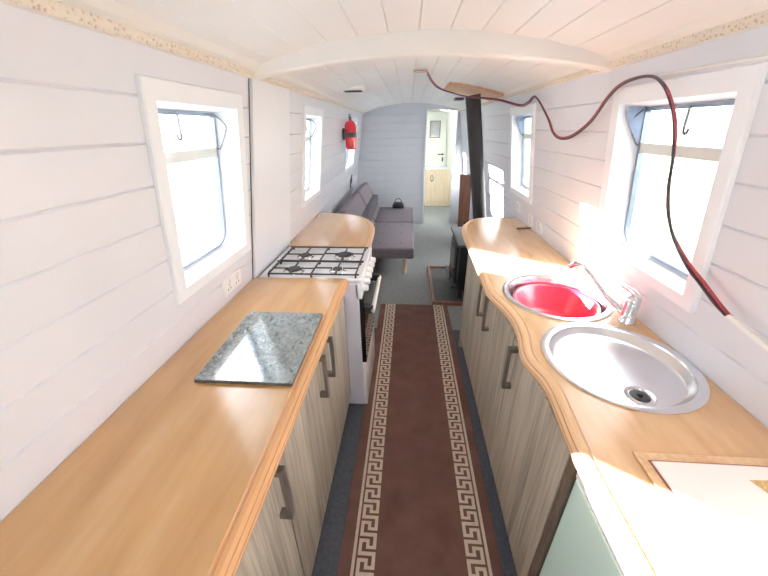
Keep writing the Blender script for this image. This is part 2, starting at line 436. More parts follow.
def make_window(n, hook_t=.5, stay=True, gap=False):
    side, y0, y1, z0, z1 = WIN[n]; P = lambda u, v, w: (wx(side, u, v, w), u, v)
    o0, o1, o2, o3 = opening(n); D = .075
    bm = BM()   # architrave
    def ring(a, b, w1, w2):
        for k in range(len(a)):
            l = (k+1) % len(a)
            quad(bm, P(*a[k], w1), P(*a[l], w1), P(*b[l], w2), P(*b[k], w2))
    OU = [(y0, z0), (y1, z0), (y1, z1), (y0, z1)]; OI = [(y0+.004, z0+.004), (y1-.004, z0+.004), (y1-.004, z1-.004), (y0+.004, z1-.004)]
    IN = [(o0, o2), (o1, o2), (o1, o3), (o0, o3)]
    ring(OU, OU, .002, -.012); ring(OU, OI, -.012, -.016); ring(OI, IN, -.016, -.016); ring(IN, IN, -.016, 0.002)
    bmesh.ops.remove_doubles(bm, verts=bm.verts[:], dist=1e-5)
    root = struct('window_%d' % n, bm, M['surround'])
    bm = BM()   # lined reveal
    e = .012
    OUT = [(o0+e, o2+e), (o1-e, o2+e), (o1-e, o3-e), (o0+e, o3-e)]
    ring(IN, OUT, 0, D)
    obj('reveal', bm, M['surround'], root)
    bm = BM()   # aluminium frame with rounded corners
    fr = rrect(o0+.018, o1-.018, o2+.018, o3-.014, .07, rt=.012); fi = rrect(o0+.03, o1-.03, o2+.03, o3-.026, .06, rt=.006)
    m_ = rrect(o0+e-.001, o1-e+.001, o2+e-.001, o3-e+.001, .001)
    def lop(a, b, w1, w2, mi=0):
        for k in range(len(a)):
            l = (k+1) % len(a); quad(bm, P(*a[k], w1), P(*a[l], w1), P(*b[l], w2), P(*b[k], w2), mi)
    lop(m_, fr, D, D-.001, 1); lop(fr, fr, D-.001, D-.008); lop(fr, fi, D-.008, D-.008); lop(fi, fi, D-.008, D+.012)
    bmesh.ops.remove_doubles(bm, verts=bm.verts[:], dist=1e-6)
    obj('window_frame', bm, [M['alu'], M['surround']], root)
    zt = o2+(o3-o2)*.725
    bm = BM()
    prof = [(-.02, .006), (-.018, -.006), (.018, -.006), (.02, .006)]
    for (a, wa), (b, wb) in zip(prof, prof[1:]):
        quad(bm, P(o0+.026, zt+a, D+wa), P(o1-.026, zt+a, D+wa), P(o1-.026, zt+b, D+wb), P(o0+.026, zt+b, D+wb))
    obj('transom', bm, M['alu_light'], root)
    bm = BM(); f = bm.faces.new([bm.verts.new(P(u, v, D+.006)) for u, v in fi]); obj('glass_pane', bm, M['glass'], root)
    bm = BM(); uc = o0+(o1-o0)*hook_t
    tube(bm, smooth_path([P(uc, o3-.02, D-.012), P(uc, o3-.05, D-.014), P(uc-.002, o3-.085, D-.018), P(uc-.010, o3-.1, D-.02), P(uc-.02, o3-.098, D-.02), P(uc-.026, o3-.085, D-.02)], 5), .004, 8)
    obj('catch_hook', bm, M['hook'], root, True)
    bm = BM(); uf = o1-.02
    tube(bm, smooth_path([P(uf-.01, o3-.02, D-.012), P(uf+.004, o3-.05, D-.04), P(uf+.006, o3-.075, D-.045), P(uf-.002, o3-.14, D-.02), P(uf-.012, zt+.015, D-.012)], 5), .003, 7)
    obj('window_stay', bm, M['hook'], root, True)
    if gap:   # lining boards broken away at the far upper corner, old blue paint showing
        bm = BM()
        pts = [(o1-.012, o3-.012, .012), (o1-.012, o3-.03, .006), (o1-.013, o3-.09, .03), (o1-.014, zt+.02, .062), (o1-.016, zt+.0, .072), (o1-.016, o3-.014, .072)]
        bm.faces.new([bm.verts.new(P(u-.0015-(w*.12), v, w)) for u, v, w in pts])
        obj('bare_corner', bm, M['blue_gap'], root)
    return root
make_window(1, .43); make_window(2, .6); make_window(3, .5); make_window(4, .5, gap=True); make_window(5, .35, gap=True); make_window(6, .5); make_window(7, .5)

# ------------------------------------------------------------------ worktops
def inset_path(path, d):
    out = []
    for i, p in enumerate(path):
        a = Vector(path[max(i-1, 0)]); b = Vector(path[min(i+1, len(path)-1)]); t = (b-a).normalized()
        out.append((p[0]+t.y*d*SGN, p[1]-t.x*d*SGN))
    return out
def worktop(name, path, back, sgn, ztop, mats, label, thick=.042):
    """path: outer front edge in plan, near to far; back: plan points closing the outline, far to near; sgn +1 when the solid lies towards +x"""
    global SGN
    SGN = sgn
    bm = BM()
    prof = [(.040, ztop, 0), (.037, ztop-.0035, 1), (.033, ztop-.0035, 1), (.030, ztop-.001, 1), (.020, ztop-.002, 1), (.012, ztop-.006, 1), (.010, ztop-.010, 1), (.004, ztop-.014, 1), (.0, ztop-.022, 1), (.002, ztop-.032, 1), (.010, ztop-thick, 1), (.05, ztop-thick, 1)]
    rows = []
    for d, z, mi in prof:
        rows.append([bm.verts.new((x, y, z)) for x, y in inset_path(path, d)])
    for j in range(len(rows)-1):
        for k in range(len(path)-1):
            f = bm.faces.new((rows[j][k], rows[j][k+1], rows[j+1][k+1], rows[j+1][k])); f.material_index = 1
    bt = [bm.verts.new((x, y, ztop)) for x, y in back]; bb = [bm.verts.new((x, y, ztop-thick)) for x, y in back]
    bm.faces.new(rows[0]+bt).material_index = 0
    bm.faces.new((rows[-1]+bb)[::-1]).material_index = 1
    k = len(back)
    for i in range(k-1): bm.faces.new((bt[i], bt[i+1], bb[i+1], bb[i])).material_index = 1
    # ends
    bm.faces.new([r[0] for r in rows]+[bb[-1], bt[-1]]).material_index = 1
    bm.faces.new([r[-1] for r in rows][::-1]+[bt[0], bb[0]]).material_index = 1
    bmesh.ops.triangulate(bm, faces=[f for f in bm.faces if len(f.verts) > 8])
    o = obj(name, bm, mats, None, False)
    return tag(o, label, 'worktop')

ZT = .9
xl = lambda y: wx('left', y, .9)+.0015
xr = lambda y: wx('right', y, .9)-.0015
SGN = 1
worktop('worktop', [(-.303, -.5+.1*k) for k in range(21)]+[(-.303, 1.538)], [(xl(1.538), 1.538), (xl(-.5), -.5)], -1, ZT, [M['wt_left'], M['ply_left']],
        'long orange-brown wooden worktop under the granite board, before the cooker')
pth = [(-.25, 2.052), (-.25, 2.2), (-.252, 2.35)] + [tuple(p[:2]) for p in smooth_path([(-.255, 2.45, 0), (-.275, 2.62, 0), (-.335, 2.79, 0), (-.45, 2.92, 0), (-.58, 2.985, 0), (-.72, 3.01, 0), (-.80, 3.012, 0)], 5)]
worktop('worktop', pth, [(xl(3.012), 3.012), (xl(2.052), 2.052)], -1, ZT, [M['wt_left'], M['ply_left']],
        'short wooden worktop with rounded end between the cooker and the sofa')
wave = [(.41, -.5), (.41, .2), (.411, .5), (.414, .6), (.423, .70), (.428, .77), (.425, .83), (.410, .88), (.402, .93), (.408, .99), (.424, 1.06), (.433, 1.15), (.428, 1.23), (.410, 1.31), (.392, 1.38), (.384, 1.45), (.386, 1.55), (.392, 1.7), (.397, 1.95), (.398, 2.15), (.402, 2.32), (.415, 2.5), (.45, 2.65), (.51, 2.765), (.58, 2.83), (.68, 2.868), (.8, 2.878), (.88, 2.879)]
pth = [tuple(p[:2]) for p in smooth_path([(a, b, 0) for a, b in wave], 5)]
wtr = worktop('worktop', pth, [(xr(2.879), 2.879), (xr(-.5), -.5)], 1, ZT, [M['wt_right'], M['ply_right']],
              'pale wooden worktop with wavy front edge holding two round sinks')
SINK1, SINK2, RS = (.684, 1.390), (.700, .922), .231
for c in (SINK1, SINK2):
    bm = BM(); lathe(bm, [(.207, .8), (.207, 1.0)], (c[0], c[1], 0), 64, True, True); bmesh.ops.recalc_face_normals(bm, faces=bm.faces[:])
    cut(wtr, obj('cutter', bm, M['wt_right']))

# sinks
def ring_prof(depth, rb):
    return [(.220, .0006), (RS, .0012), (RS, .0045), (.227, .006), (.211, .006), (.205, .004), (.202, -.004), (.199, -depth+.02), (.192, -depth+.006), (.18, -depth), (rb, -depth-.002)]
t = thing('round_drainer', 'shallow round stainless steel drainer with black plug, nearer the camera than the tap', 'sink', (SINK2[0], SINK2[1], ZT))
bm = BM(); c = (SINK2[0], SINK2[1], ZT)
lathe(bm, ring_prof(.026, .172) + [(.12, -.0288), (.06, -.0295), (.0, -.03)], c, 72)
obj('basin', bm, M['steel'], t, True, 50)
pl = (.706, .791, ZT-.0285)
bm = BM(); lathe(bm, [(.041, -.001), (.041, .002), (.038, .004), (.032, .003), (.030, -.002), (.028, -.004)], pl, 40); obj('drain_ring', bm, M['chrome'], t, True)
bm = BM(); lathe(bm, [(.030, -.002), (.026, .0015), (.018, .0025), (.008, .002), (.006, .009), (.0, .0095)], pl, 36); obj('plug', bm, M['black_hole'], t, True)

t = thing('round_sink', 'deep round stainless steel sink holding a red bowl, beyond the tap', 'sink', (SINK1[0], SINK1[1], ZT))
bm = BM(); c = (SINK1[0], SINK1[1], ZT)
lathe(bm, ring_prof(.16, .15) + [(.04, -.163), (.0, -.164)], c, 72)
obj('basin', bm, M['steel'], t, True, 50)
bm = BM(); c2 = (SINK1[0]+.004, SINK1[1]-.002, ZT-.158)
lathe(bm, [(.0, .006), (.1, .006), (.122, .010), (.135, .022), (.168, .126), (.174, .134), (.181, .134), (.183, .128), (.176, .122), (.173, .12), (.139, .018), (.124, .001), (.0, .0)], c2, 64)
tag(obj('washing_up_bowl', bm, M['red_plastic'], None, True, 60), 'round red plastic washing up bowl sitting inside the deep sink', 'bowl')

# mixer tap
TX, TY = .872, 1.172
t = thing('mixer_tap', 'chrome mixer tap with long spout standing between the two sinks', 'tap', (TX, TY, ZT))
bm = BM()
lathe(bm, [(.0, 0), (.030, 0), (.031, .006), (.026, .012), (.0245, .05), (.026, .075), (.027, .095), (.024, .108), (.012, .116), (.0, .117)], (TX, TY, ZT), 32)
obj('tap_body', bm, M['chrome'], t, True, 50)
bm = BM()
tube(bm, smooth_path([(TX-.012, TY+.012, ZT+.035), (TX-.045, TY+.08, ZT+.068), (TX-.085, TY+.165, ZT+.130), (TX-.105, TY+.20, ZT+.152), (TX-.122, TY+.232, ZT+.152), (TX-.132, TY+.25, ZT+.140)], 6), [.012]*7+[.0105]*24, 14)
lathe(bm, [(.0, -.012), (.012, -.012), (.013, .0), (.013, .016), (.0, .017)], (TX-.132, TY+.25, ZT+.138), 16, axis=(.4, -.6, .8))
obj('spout', bm, M['chrome'], t, True, 50)
bm = BM()
tube(bm, smooth_path([(TX+.012, TY-.012, ZT+.112), (TX-.004, TY+.012, ZT+.128), (TX-.022, TY+.05, ZT+.137), (TX-.040, TY+.088, ZT+.150)], 5), [.018, .018, .017, .016, .015, .013, .012, .011, .010, .0095, .009, .0085, .008, .0075, .007, .006], 12)
obj('lever', bm, M['chrome'], t, True, 60)

# hatch board let into the near end of the right worktop
t = thing('hatch_board', 'white board with wooden rim lying at the near end of the wavy worktop', 'board', (.70, .2, ZT))
zb = ZT+.001
bm = BM(); box(bm, (.545, -.3, zb), (.862, .568, zb+.004), .0015); obj('rim', bm, M['board_trim'], t)
bm = BM(); box(bm, (.566, -.28, zb+.004), (.85, .546, zb+.0055)); obj('seal', bm, M['seal'], t)
bm = BM(); box(bm, (.570, -.276, zb+.005), (.846, .542, zb+.009), .002); obj('board', bm, M['board_white'], t)
bm = BM(); bm.faces.new([bm.verts.new(v) for v in ((.748, .506, zb+.0095), (.80, .508, zb+.0095), (.80, .43, zb+.0095), (.765, .465, zb+.0095))]); obj('bare_patch', bm, M['board_brown'], t)

# ------------------------------------------------------------------ cabinets
def d_handle(parent, fx, y, z0, z1, sg, name='handle'):
    """square D handle standing sg*0.03 out of the door face at fx"""
    bm = BM(); ox = fx+sg*.03; w = .0115
    box(bm, (min(ox-.006, ox+.006), y-w, z0), (max(ox-.006, ox+.006), y+w, z1), .0015)
    for z in (z0, z1-.018): box(bm, (min(fx, ox), y-w, z), (max(fx, ox), y+w, z+.018), .0015)
    obj(name, bm, M['handle'], parent)

def door(parent, fx, sg, y0, y1, z0, z1, hy, hz=(.645, .842)):
    bm = BM(); box(bm, (min(fx, fx-sg*.018), y0+.0015, z0), (max(fx, fx-sg*.018), y1-.0015, z1), .002)
    d = obj('door', bm, M['door'], parent)
    if hy is not None: d_handle(d, fx, hy, hz[0], hz[1], sg)
    return d
def carcass(parent, x0, x1, y0, y1, z0=.1, z1=.856, plinth=None):
    bm = BM(); box(bm, (x0, y0+.001, z0), (x1, y1-.001, z1)); obj('carcass', bm, M['carcass'], parent)
    if plinth:
        bm = BM(); box(bm, (plinth[0], y0, .0), (plinth[1], y1, z0-.001)); obj('plinth', bm, M['black_plastic'], parent)

FL = -.335
def left_cab(y0, y1, doors, label):
    t = thing('base_cabinet', label, 'cabinet', (-.55, (y0+y1)/2, 0))
    carcass(t, -.74, FL-.0185, y0, y1, plinth=(-.6, FL-.03))
    for a, b, h in doors: door(t, FL, 1, a, b, .105, .852, h)
    return t
left_cab(-.45, .045, [(-.45, .045, None)], 'pale woodgrain base cabinet nearest the camera, below the left worktop')
left_cab(.05, .555, [(.05, .555, .515)], 'single-door woodgrain base cabinet below the near half of the worktop, left of the rug')
left_cab(.56, 1.53, [(.56, 1.02, .965), (1.02, 1.53, 1.085)], 'double-door woodgrain base cabinet with paired handles beside the cooker')
FR = .43
def right_cab(y0, y1, doors, label):
    t = thing('base_cabinet', label, 'cabinet', (.65, (y0+y1)/2, 0))
    carcass(t, FR+.0185, .47, y0, y1, plinth=(FR+.04, .5))
    for a, b, h in doors: door(t, FR, -1, a, b, .105, .852, h)
    return t
rc1 = right_cab(.602, 1.108, [(.602, 1.108, 1.055)], 'single-door woodgrain base cabinet under the round drainer')
rc2 = right_cab(1.112, 2.20, [(1.112, 1.545, 1.475), (1.545, 2.20, 1.625)], 'double-door woodgrain base cabinet under the deep sink')
bm = BM(); box(bm, (FR, 2.205, .0), (.9, 2.225, .857), .002); obj('end_panel', bm, M['door'], rc2)
bm = BM(); box(bm, (FR-.001, .575, .0), (FR+.05, .598, .857), .002); obj('end_stile', bm, M['dark_edge'], rc1)['label'] = 'narrow dark brown upright strip'
# rounded cupboard under the far left worktop
t = thing('base_cabinet', 'base cabinet under the rounded worktop beyond the cooker', 'cabinet', (-.6, 2.4, 0))
bm = BM(); box(bm, (-.74, 2.06, .0), (-.30, 2.60, .857), .003); obj('carcass', bm, M['door'], t)

# mint fridge below the near end of the right worktop
t = thing('refrigerator', 'pale mint-white appliance under the near end of the wavy worktop', 'appliance', (.65, .3, 0))
bm = BM(); box(bm, (.462, .02, .02), (.80, .567, .835), .004); obj('cabinet_body', bm, M['mint'], t)
bm = BM(); box(bm, (.438, .02, .06), (.460, .567, .80), .006, 3); obj('door', bm, M['mint'], t)
bm = BM(); box(bm, (.436, .02, .803), (.462, .567, .84), .004, 2); obj('top_trim', bm, M['white_plastic'], t)

# ------------------------------------------------------------------ granite board
z = ZT+.001
bm = BM()
box(bm, (-.665, .74, z), (-.352, 1.158, z+.013), .0015, 1)
for v in bm.verts:   # the board lies a touch askew
    f_ = (v.co.y-.74)/.418; v.co.x += .008*(1-f_)+.003
for f in bm.faces: f.material_index = 0 if abs(f.normal.z) > .7 else 1
o = obj('cutting_board', bm, [M['granite'], M['granite_edge']])
tag(o, 'polished grey-green granite cutting board on the left worktop', 'board')

# ------------------------------------------------------------------ cooker
CX0, CX1, CY0, CY1 = -.795, -.245, 1.542, 2.046
t = thing('gas_cooker', 'white freestanding gas cooker with four burners between two worktops', 'cooker', ((CX0+CX1)/2, (CY0+CY1)/2, 0))
bm = BM(); box(bm, (CX0+.07, CY0, .012), (CX1-.012, CY1, .872), .004)
for x in (CX0+.1, CX1-.08):
    for y in (CY0+.05, CY1-.05): lathe(bm, [(.018, .0), (.018, .014)], (x, y, 0), 12, True, True)
obj('cooker_body', bm, M['enamel_shaded'], t)
bm = BM(); box(bm, (CX0, CY0, .873), (CX1+.012, CY1, .899), .010, 4)
box(bm, (CX0+.075, CY0+.02, .8975), (CX1-.03, CY1-.02, .901), .002)
obj('hob_plate', bm, M['enamel'], t, True, 35)
bm = BM()
for k in range(8):
    y = CY0+.07+k*.052; box(bm, (CX0+.030, y, .8985), (CX0+.046, y+.036, .9008))
obj('hob_vent', bm, M['vent_slot'], t)
BURN = [(-.622, 1.625, .042), (-.380, 1.635, .030), (-.620, 1.845, .036), (-.382, 1.86, .050)]
for bx_, by_, r in BURN:
    bm = BM(); lathe(bm, [(0, .0), (r+.018, 0), (r+.016, .006), (r+.006, .009), (r+.004, .012), (0, .013)], (bx_, by_, .901), 28); b_ = obj('burner', bm, M['steel'], t, True)
    bm = BM(); lathe(bm, [(r*.86, .0125), (r*.88, .014), (r*.86, .0165), (r*.5, .017), (0, .017)], (bx_, by_, .901), 28); obj('burner_cap', bm, M['iron'], b_, True)
GZ = .918
def grate(y0, y1, burners, xs):
    bm = BM(); r = .0052; x0, x1 = -.735, -.268
    tube(bm, smooth_path([(x0, y0, GZ), (x1-.02, y0, GZ), (x1-.004, y0+.004, GZ), (x1, y0+.02, GZ), (x1, y1-.02, GZ), (x1-.004, y1-.004, GZ), (x1-.02, y1, GZ), (x0+.02, y1, GZ), (x0+.004, y1-.004, GZ), (x0, y1-.02, GZ), (x0, y0, GZ)], 4), r, 8)
    tube(bm, [(-.505, y0, GZ), (-.505, y1, GZ)], r, 8)
    for bx_, by_, q in burners:
        for sx in (-1, 1):
            xe = bx_+sx*.03; xs_ = {-1: x0 if bx_ < -.5 else -.505, 1: -.505 if bx_ < -.5 else x1}[sx]
            tube(bm, [(xs_, by_, GZ), (xe, by_, GZ)], r*.9, 8)
        tube(bm, [(bx_, y0, GZ), (bx_, by_-.03, GZ)], r*.9, 8); tube(bm, [(bx_, y1, GZ), (bx_, by_+.03, GZ)], r*.9, 8)
    for x in (x0, x1, -.505):
        for y in (y0, y1): tube(bm, [(x, y, GZ), (x, y, .899)], r, 8)
    obj('pan_support', bm, M['iron'], t, True, 60)
grate(1.547, 1.728, BURN[:2], 0); grate(1.737, 1.975, BURN[2:], 0)
for x in (-.63, -.51, -.39):
    bm = BM(); tube(bm, [(x, 1.975, GZ), (x, 2.005, .911), (x, 2.005, .900)], .0042, 8); obj('support_prong', bm, M['iron'], t, True)
bm = BM(); box(bm, (CX1-.03, CY0, .775), (CX1+.006, CY1, .872), .006, 3); obj('control_panel', bm, M['enamel'], t, True, 35)
for k in range(6):
    y = CY0+.045+k*.083
    bm = BM(); lathe(bm, [(.0, 0), (.021, 0), (.021, .006), (.018, .010), (.0165, .028), (.014, .031), (0, .031)], (CX1+.006, y, .825), 24, axis=(1, 0, 0))
    box(bm, (CX1+.012, y-.004, .811), (CX1+.036, y+.004, .839), .002)
    obj('knob', bm, M['white_plastic'], t, True, 40)
bm = BM(); box(bm, (CX1-.012, CY0+.012, .34), (CX1+.014, CY1-.012, .77), .003); dr = obj('oven_door', bm, M['black_gloss'], t)
bm = BM(); tube(bm, [(CX1+.060, CY0+.02, .695), (CX1+.060, CY1-.03, .695)], .0125, 14); obj('handle_bar', bm, M['white_plastic'], dr, True, 50)
for y in (CY0+.02, CY1-.05):
    bm = BM(); box(bm, (CX1+.013, y, .675), (CX1+.062, y+.03, .717), .004); obj('handle_bracket', bm, M['black_plastic'], dr)
bm = BM(); box(bm, (CX1-.012, CY0, .015), (CX1+.010, CY1, .335), .005, 3); obj('storage_drawer', bm, M['enamel'], t, True, 35)

# tall white panel on the wall behind the cooker
bm = BM(); V = []
for (y, z) in ((1.525, .90), (2.085, .90), (2.075, 1.802), (1.598, 1.802)):
    V.append((y, z))
fr = [bm.verts.new((wx('left', y, z, -.016), y, z)) for y, z in V]; bk = [bm.verts.new((wx('left', y, z, -.001), y, z)) for y, z in V]
bm.faces.new(fr)
for k in range(4): bm.faces.new((fr[k], fr[(k+1) % 4], bk[(k+1) % 4], bk[k]))
tag(obj('splash_panel', bm, M['panel']), 'tall plain white panel on the wall behind the gas cooker', 'panel')
bm = BM()
q = [(1.514, .90), (1.5255, .90), (1.5985, 1.802), (1.590, 1.802)]
bm.faces.new([bm.verts.new((wx('left', y, z, -.0015), y, z)) for y, z in q])
o = obj('gap_shadow', bm, M['iron']); o.parent = bpy.data.objects['splash_panel']  # flat dark strip painted for the shadow along the panel's edge

# ------------------------------------------------------------------ sockets and switches
def socket(name, side, y0, y1, z0, z1, label, n=2, dark=False, group=None):
    P = lambda u, v, w: Vector((wx(side, u, v, w), u, v))
    t = thing(name, label, 'socket', P((y0+y1)/2, (z0+z1)/2, 0))
    def plate(bm, a, b, c, d, w0, w1):
        f = [bm.verts.new(P(u, v, w1)) for u, v in ((a, c), (b, c), (b, d), (a, d))]; k = [bm.verts.new(P(u, v, w0)) for u, v in ((a, c), (b, c), (b, d), (a, d))]
        bm.faces.new(f)
        for i in range(4): bm.faces.new((f[i], f[(i+1) % 4], k[(i+1) % 4], k[i]))
    bm = BM(); plate(bm, y0, y1, z0, z1, .0, -.012); obj('face_plate', bm, M['white_plastic'], t)
    wd = (y1-y0)/n
    for k in range(n):
        c = y0+wd*(k+.5)
        bm = BM(); plate(bm, c-.009, c+.009, z1-.032, z1-.010, -.012, -.016); obj('rocker_switch', bm, M['enamel'], t)
        bm = BM()
        for du, dv in ((0, .018), (-.011, 0), (.011, 0)):
            plate(bm, c+du-.003, c+du+.003, (z0+.022)+dv-.004, (z0+.022)+dv+.004, -.012, -.0125)
        obj('pin_hole', bm, M['vent_slot'], t)
socket('double_socket', 'left', 1.225, 1.375, .945, 1.022, 'white double socket on the left wall under the near window', 2)
socket('wall_socket', 'right', 2.76, 2.85, .955, 1.035, 'white socket on the wall below the far right window', 1)
socket('wall_socket', 'right', 2.44, 2.53, .93, 1.01, 'white socket just past the far right window, above the worktop', 1)
socket('wall_socket', 'right', 2.26, 2.35, .93, 1.01, 'white socket above the worktop, nearest the deep sink', 1)

socket('light_switch', 'right', 5.35, 5.45, 1.60, 1.69, 'small pale switch plate high on the wall between doorway and flue', 1)

# pen on the right worktop
bm = BM(); tube(bm, [(.825, 2.492, ZT+.006), (.83, 2.492, ZT+.006), (.93, 2.50, ZT+.006), (.936, 2.5, ZT+.006)][:3], [.003, .006, .006], 10)
tag(obj('pen', bm, M['black_plastic'], None, True), 'slim black pen lying on the pale wavy worktop', 'pen')

# ------------------------------------------------------------------ rug with key border
RX0, RX1, RY0, RY1 = -.257, .405, -.6, 2.885
bm = BM(); box(bm, (RX0, RY0, .001), (RX1, RY1, .008), .002, 1)
zk = .0086
def flat(x0, x1, y0, y1): quad(bm, (x0, y0, zk), (x1, y0, zk), (x1, y1, zk), (x0, y1, zk), 1)
def border(xo, sg):
    """line at xo then the key pattern, going inwards with sign sg"""
    X = lambda v: xo+sg*v
    def fl(v0, v1, y0, y1): flat(min(X(v0), X(v1)), max(X(v0), X(v1)), y0, y1)
    fl(0, .0125, RY0, RY1-.004)
    s0, per = .021, .0715; cv = .0148; cu = per/5; y = RY1-.004
    while y-per > RY0:
        for v0, v1, u0, u1 in ((0, 5, 0, 1), (4.05, 5, 1, 4.3), (2.1, 4.05, 3.45, 4.3), (2.1, 3.0, 1.7, 3.45), (0, 2.1, 1.7, 2.6), (0, .95, 2.6, 5)):
            fl(s0+v0*cv, s0+v1*cv, y-u1*cu, y-u0*cu)
        y -= per
border(-.204, 1); border(.361, -1)
o = obj('runner_rug', bm, [M['rug'], M['rug_cream']])
tag(o, 'long brown runner rug with cream key borders on the aisle floor', 'rug')

# ------------------------------------------------------------------ sofa
t = thing('sofa_bed', 'dark grey armless sofa bed along the left wall at the far end', 'sofa', (-.2, 4.5, 0))
for y0, y1 in ((3.46, 4.565), (4.60, 5.56)):
    bm = BM(); box(bm, (-.52, y0, .265), (.075, y1, .40), .028, 4)
    n = obj('seat', bm, M['fabric'], t, True, 60)
    for i in range(2):
        for j in range(3):
            bm = BM(); lathe(bm, [(.0, .003), (.010, .002), (.014, -.002)], (-.32+.24*i, y0+(y1-y0)*(j+.5)/3, .401), 12)
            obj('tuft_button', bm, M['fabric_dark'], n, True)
for k, (y0, y1) in enumerate(((3.50, 4.57), (4.65, 5.56))):
    bm = BM()
    mt = Matrix.Translation((-.47, 0, .40)) @ Matrix.Rotation(math.radians(-27), 4, 'Y')
    box(bm, (-.15, y0, -.06), (.0, y1, .47), .03, 4, mtx=mt)
    for v in bm.verts:
        lim = wx('left', v.co.y, v.co.z)+.02
        if v.co.x < lim: v.co.x = lim
    obj('backrest', bm, M['fabric'], t, True, 60)
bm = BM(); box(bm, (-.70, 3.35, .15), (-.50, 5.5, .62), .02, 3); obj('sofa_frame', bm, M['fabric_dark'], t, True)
for x, y in ((-.02, 3.70), (-.02, 5.4), (-.45, 3.70), (-.45, 5.4)):
    bm = BM(); lathe(bm, [(.024, .0), (.034, .27)], (x-.01, y+.0, 0), 14, True, True); obj('leg', bm, M['pale_wood'], t, True)

# bag behind the sofa cushions
t = thing('handbag', 'small black handbag with hoop handle on the far end of the sofa', 'bag', (-.17, 5.46, .40))
bm = BM(); box(bm, (-.275, 5.40, .402), (-.055, 5.52, .50), .04, 4)
for v in bm.verts:
    f_ = (v.co.z-.402)/.1; v.co.x = -.165+(v.co.x+.165)*(1-.3*max(0, f_))
obj('bag_body', bm, M['bag'], t, True, 60)
bm = BM(); tube(bm, [(-.165+.055*math.cos(a), 5.46, .49+.065*math.sin(a)) for a in [PI*k/14 for k in range(15)]], .007, 8); obj('bag_handle', bm, M['bag'], t, True)

# black cable loop on the wall above the sofa
bm = BM()
pp = [(5.05, .98), (5.0, .95), (4.96, .90), (5.0, .86), (5.06, .88), (5.04, .94), (4.98, .93), (4.97, .85), (5.02, .80)]
tube(bm, smooth_path([(wx('left', y, z, -.02), y, z) for y, z in pp], 5), .009, 8)
tag(obj('cable_loop', bm, M['wire_black'], None, True), 'small loop of black cable on the wall above the sofa back', 'cable')

# ------------------------------------------------------------------ fire extinguisher
ex, ey, ez = -.668, 4.08, 1.385
t = thing('fire_extinguisher', 'red fire extinguisher strapped to the left wall above the sofa', 'fire extinguisher', (ex, ey, ez))
bm = BM(); lathe(bm, [(0, .0), (.05, .0), (.062, .008), (.066, .02), (.066, .235), (.060, .262), (.042, .285), (.024, .296), (.018, .30), (0, .30)], (ex, ey, ez), 32); obj('cylinder_body', bm, M['red_paint'], t, True, 50)
bm = BM(); lathe(bm, [(.067, .125), (.0695, .128), (.0695, .172), (.067, .175)], (ex, ey, ez), 32); box(bm, (ex-.09, ey-.03, ez+.10), (ex-.066, ey+.03, ez+.22), .004); obj('mounting_strap', bm, M['black_plastic'], t, True)
bm = BM(); lathe(bm, [(.018, .298), (.018, .325), (.012, .33), (0, .33)], (ex, ey, ez), 16)
box(bm, (ex-.012, ey-.05, ez+.325), (ex+.012, ey+.03, ez+.337), .003); box(bm, (ex-.01, ey-.055, ez+.348), (ex+.01, ey+.02, ez+.357), .003)
tube(bm, [(ex, ey+.02, ez+.33), (ex, ey+.015, ez+.352)], .006, 8); obj('valve_handle', bm, M['black_plastic'], t)

# ------------------------------------------------------------------ stove, hearth, flue
t = thing('hearth_tray', 'slate hearth with brown wooden rim on the floor under the stove', 'hearth', (.58, 3.36, 0))
bm = BM(); box(bm, (.285, 2.91, .001), (.92, 3.82, .018)); obj('slate_base', bm, M['slate'], t)
bm = BM()
box(bm, (.257, 2.885, .001), (.285, 3.845, .04), .003); box(bm, (.285, 2.885, .001), (.93, 2.913, .04), .003); box(bm, (.285, 3.815, .001), (.93, 3.845, .04), .003)
obj('rim', bm, M['brown_wood'], t)
t = thing('wood_stove', 'black cast iron stove on the hearth at the end of the right worktop', 'stove', (.68, 3.3, .02))
bm = BM(); box(bm, (.50, 2.98, .12), (.86, 3.56, .585), .012, 3)
obj('stove_body', bm, M['stove'], t, True, 40)
bm = BM(); box(bm, (.475, 2.95, .585), (.87, 3.59, .612), .010, 3); obj('top_plate', bm, M['stove_top'], t, True, 40)
for x in (.54, .82):
    for y in (3.03, 3.5):
        bm = BM(); lathe(bm, [(.026, .0), (.018, .02), (.024, .105)], (x, y, .0192), 12, True, True); obj('leg', bm, M['stove'], t, True)
bm = BM(); box(bm, (.478, 3.06, .17), (.502, 3.48, .55), .010, 3); d_ = obj('stove_door', bm, M['stove'], t, True, 40)
bm = BM(); box(bm, (.474, 3.12, .26), (.480, 3.42, .50), .003); obj('door_glass', bm, M['black_gloss'], d_)
bm = BM(); tube(bm, smooth_path([(.478, 3.10, .33), (.448, 3.10, .32), (.436, 3.10, .27), (.440, 3.10, .22)], 5), .010, 10); obj('door_handle', bm, M['handle'], d_, True)
bm = BM(); box(bm, (.44, 2.99, .145), (.51, 3.55, .163), .004); obj('ash_shelf', bm, M['stove'], t)
bm = BM(); tube(bm, [(.757, 3.4, .624), (.745, 3.4, .70), (.553, 3.4, 1.85)], .066, 32); lathe(bm, [(.085, 0), (.085, .02), (.068, .03)], (.757, 3.4, .614), 28)
tag(obj('flue_pipe', bm, M['flue'], None, True), 'leaning matt black flue pipe rising from the stove to the ceiling', 'pipe')
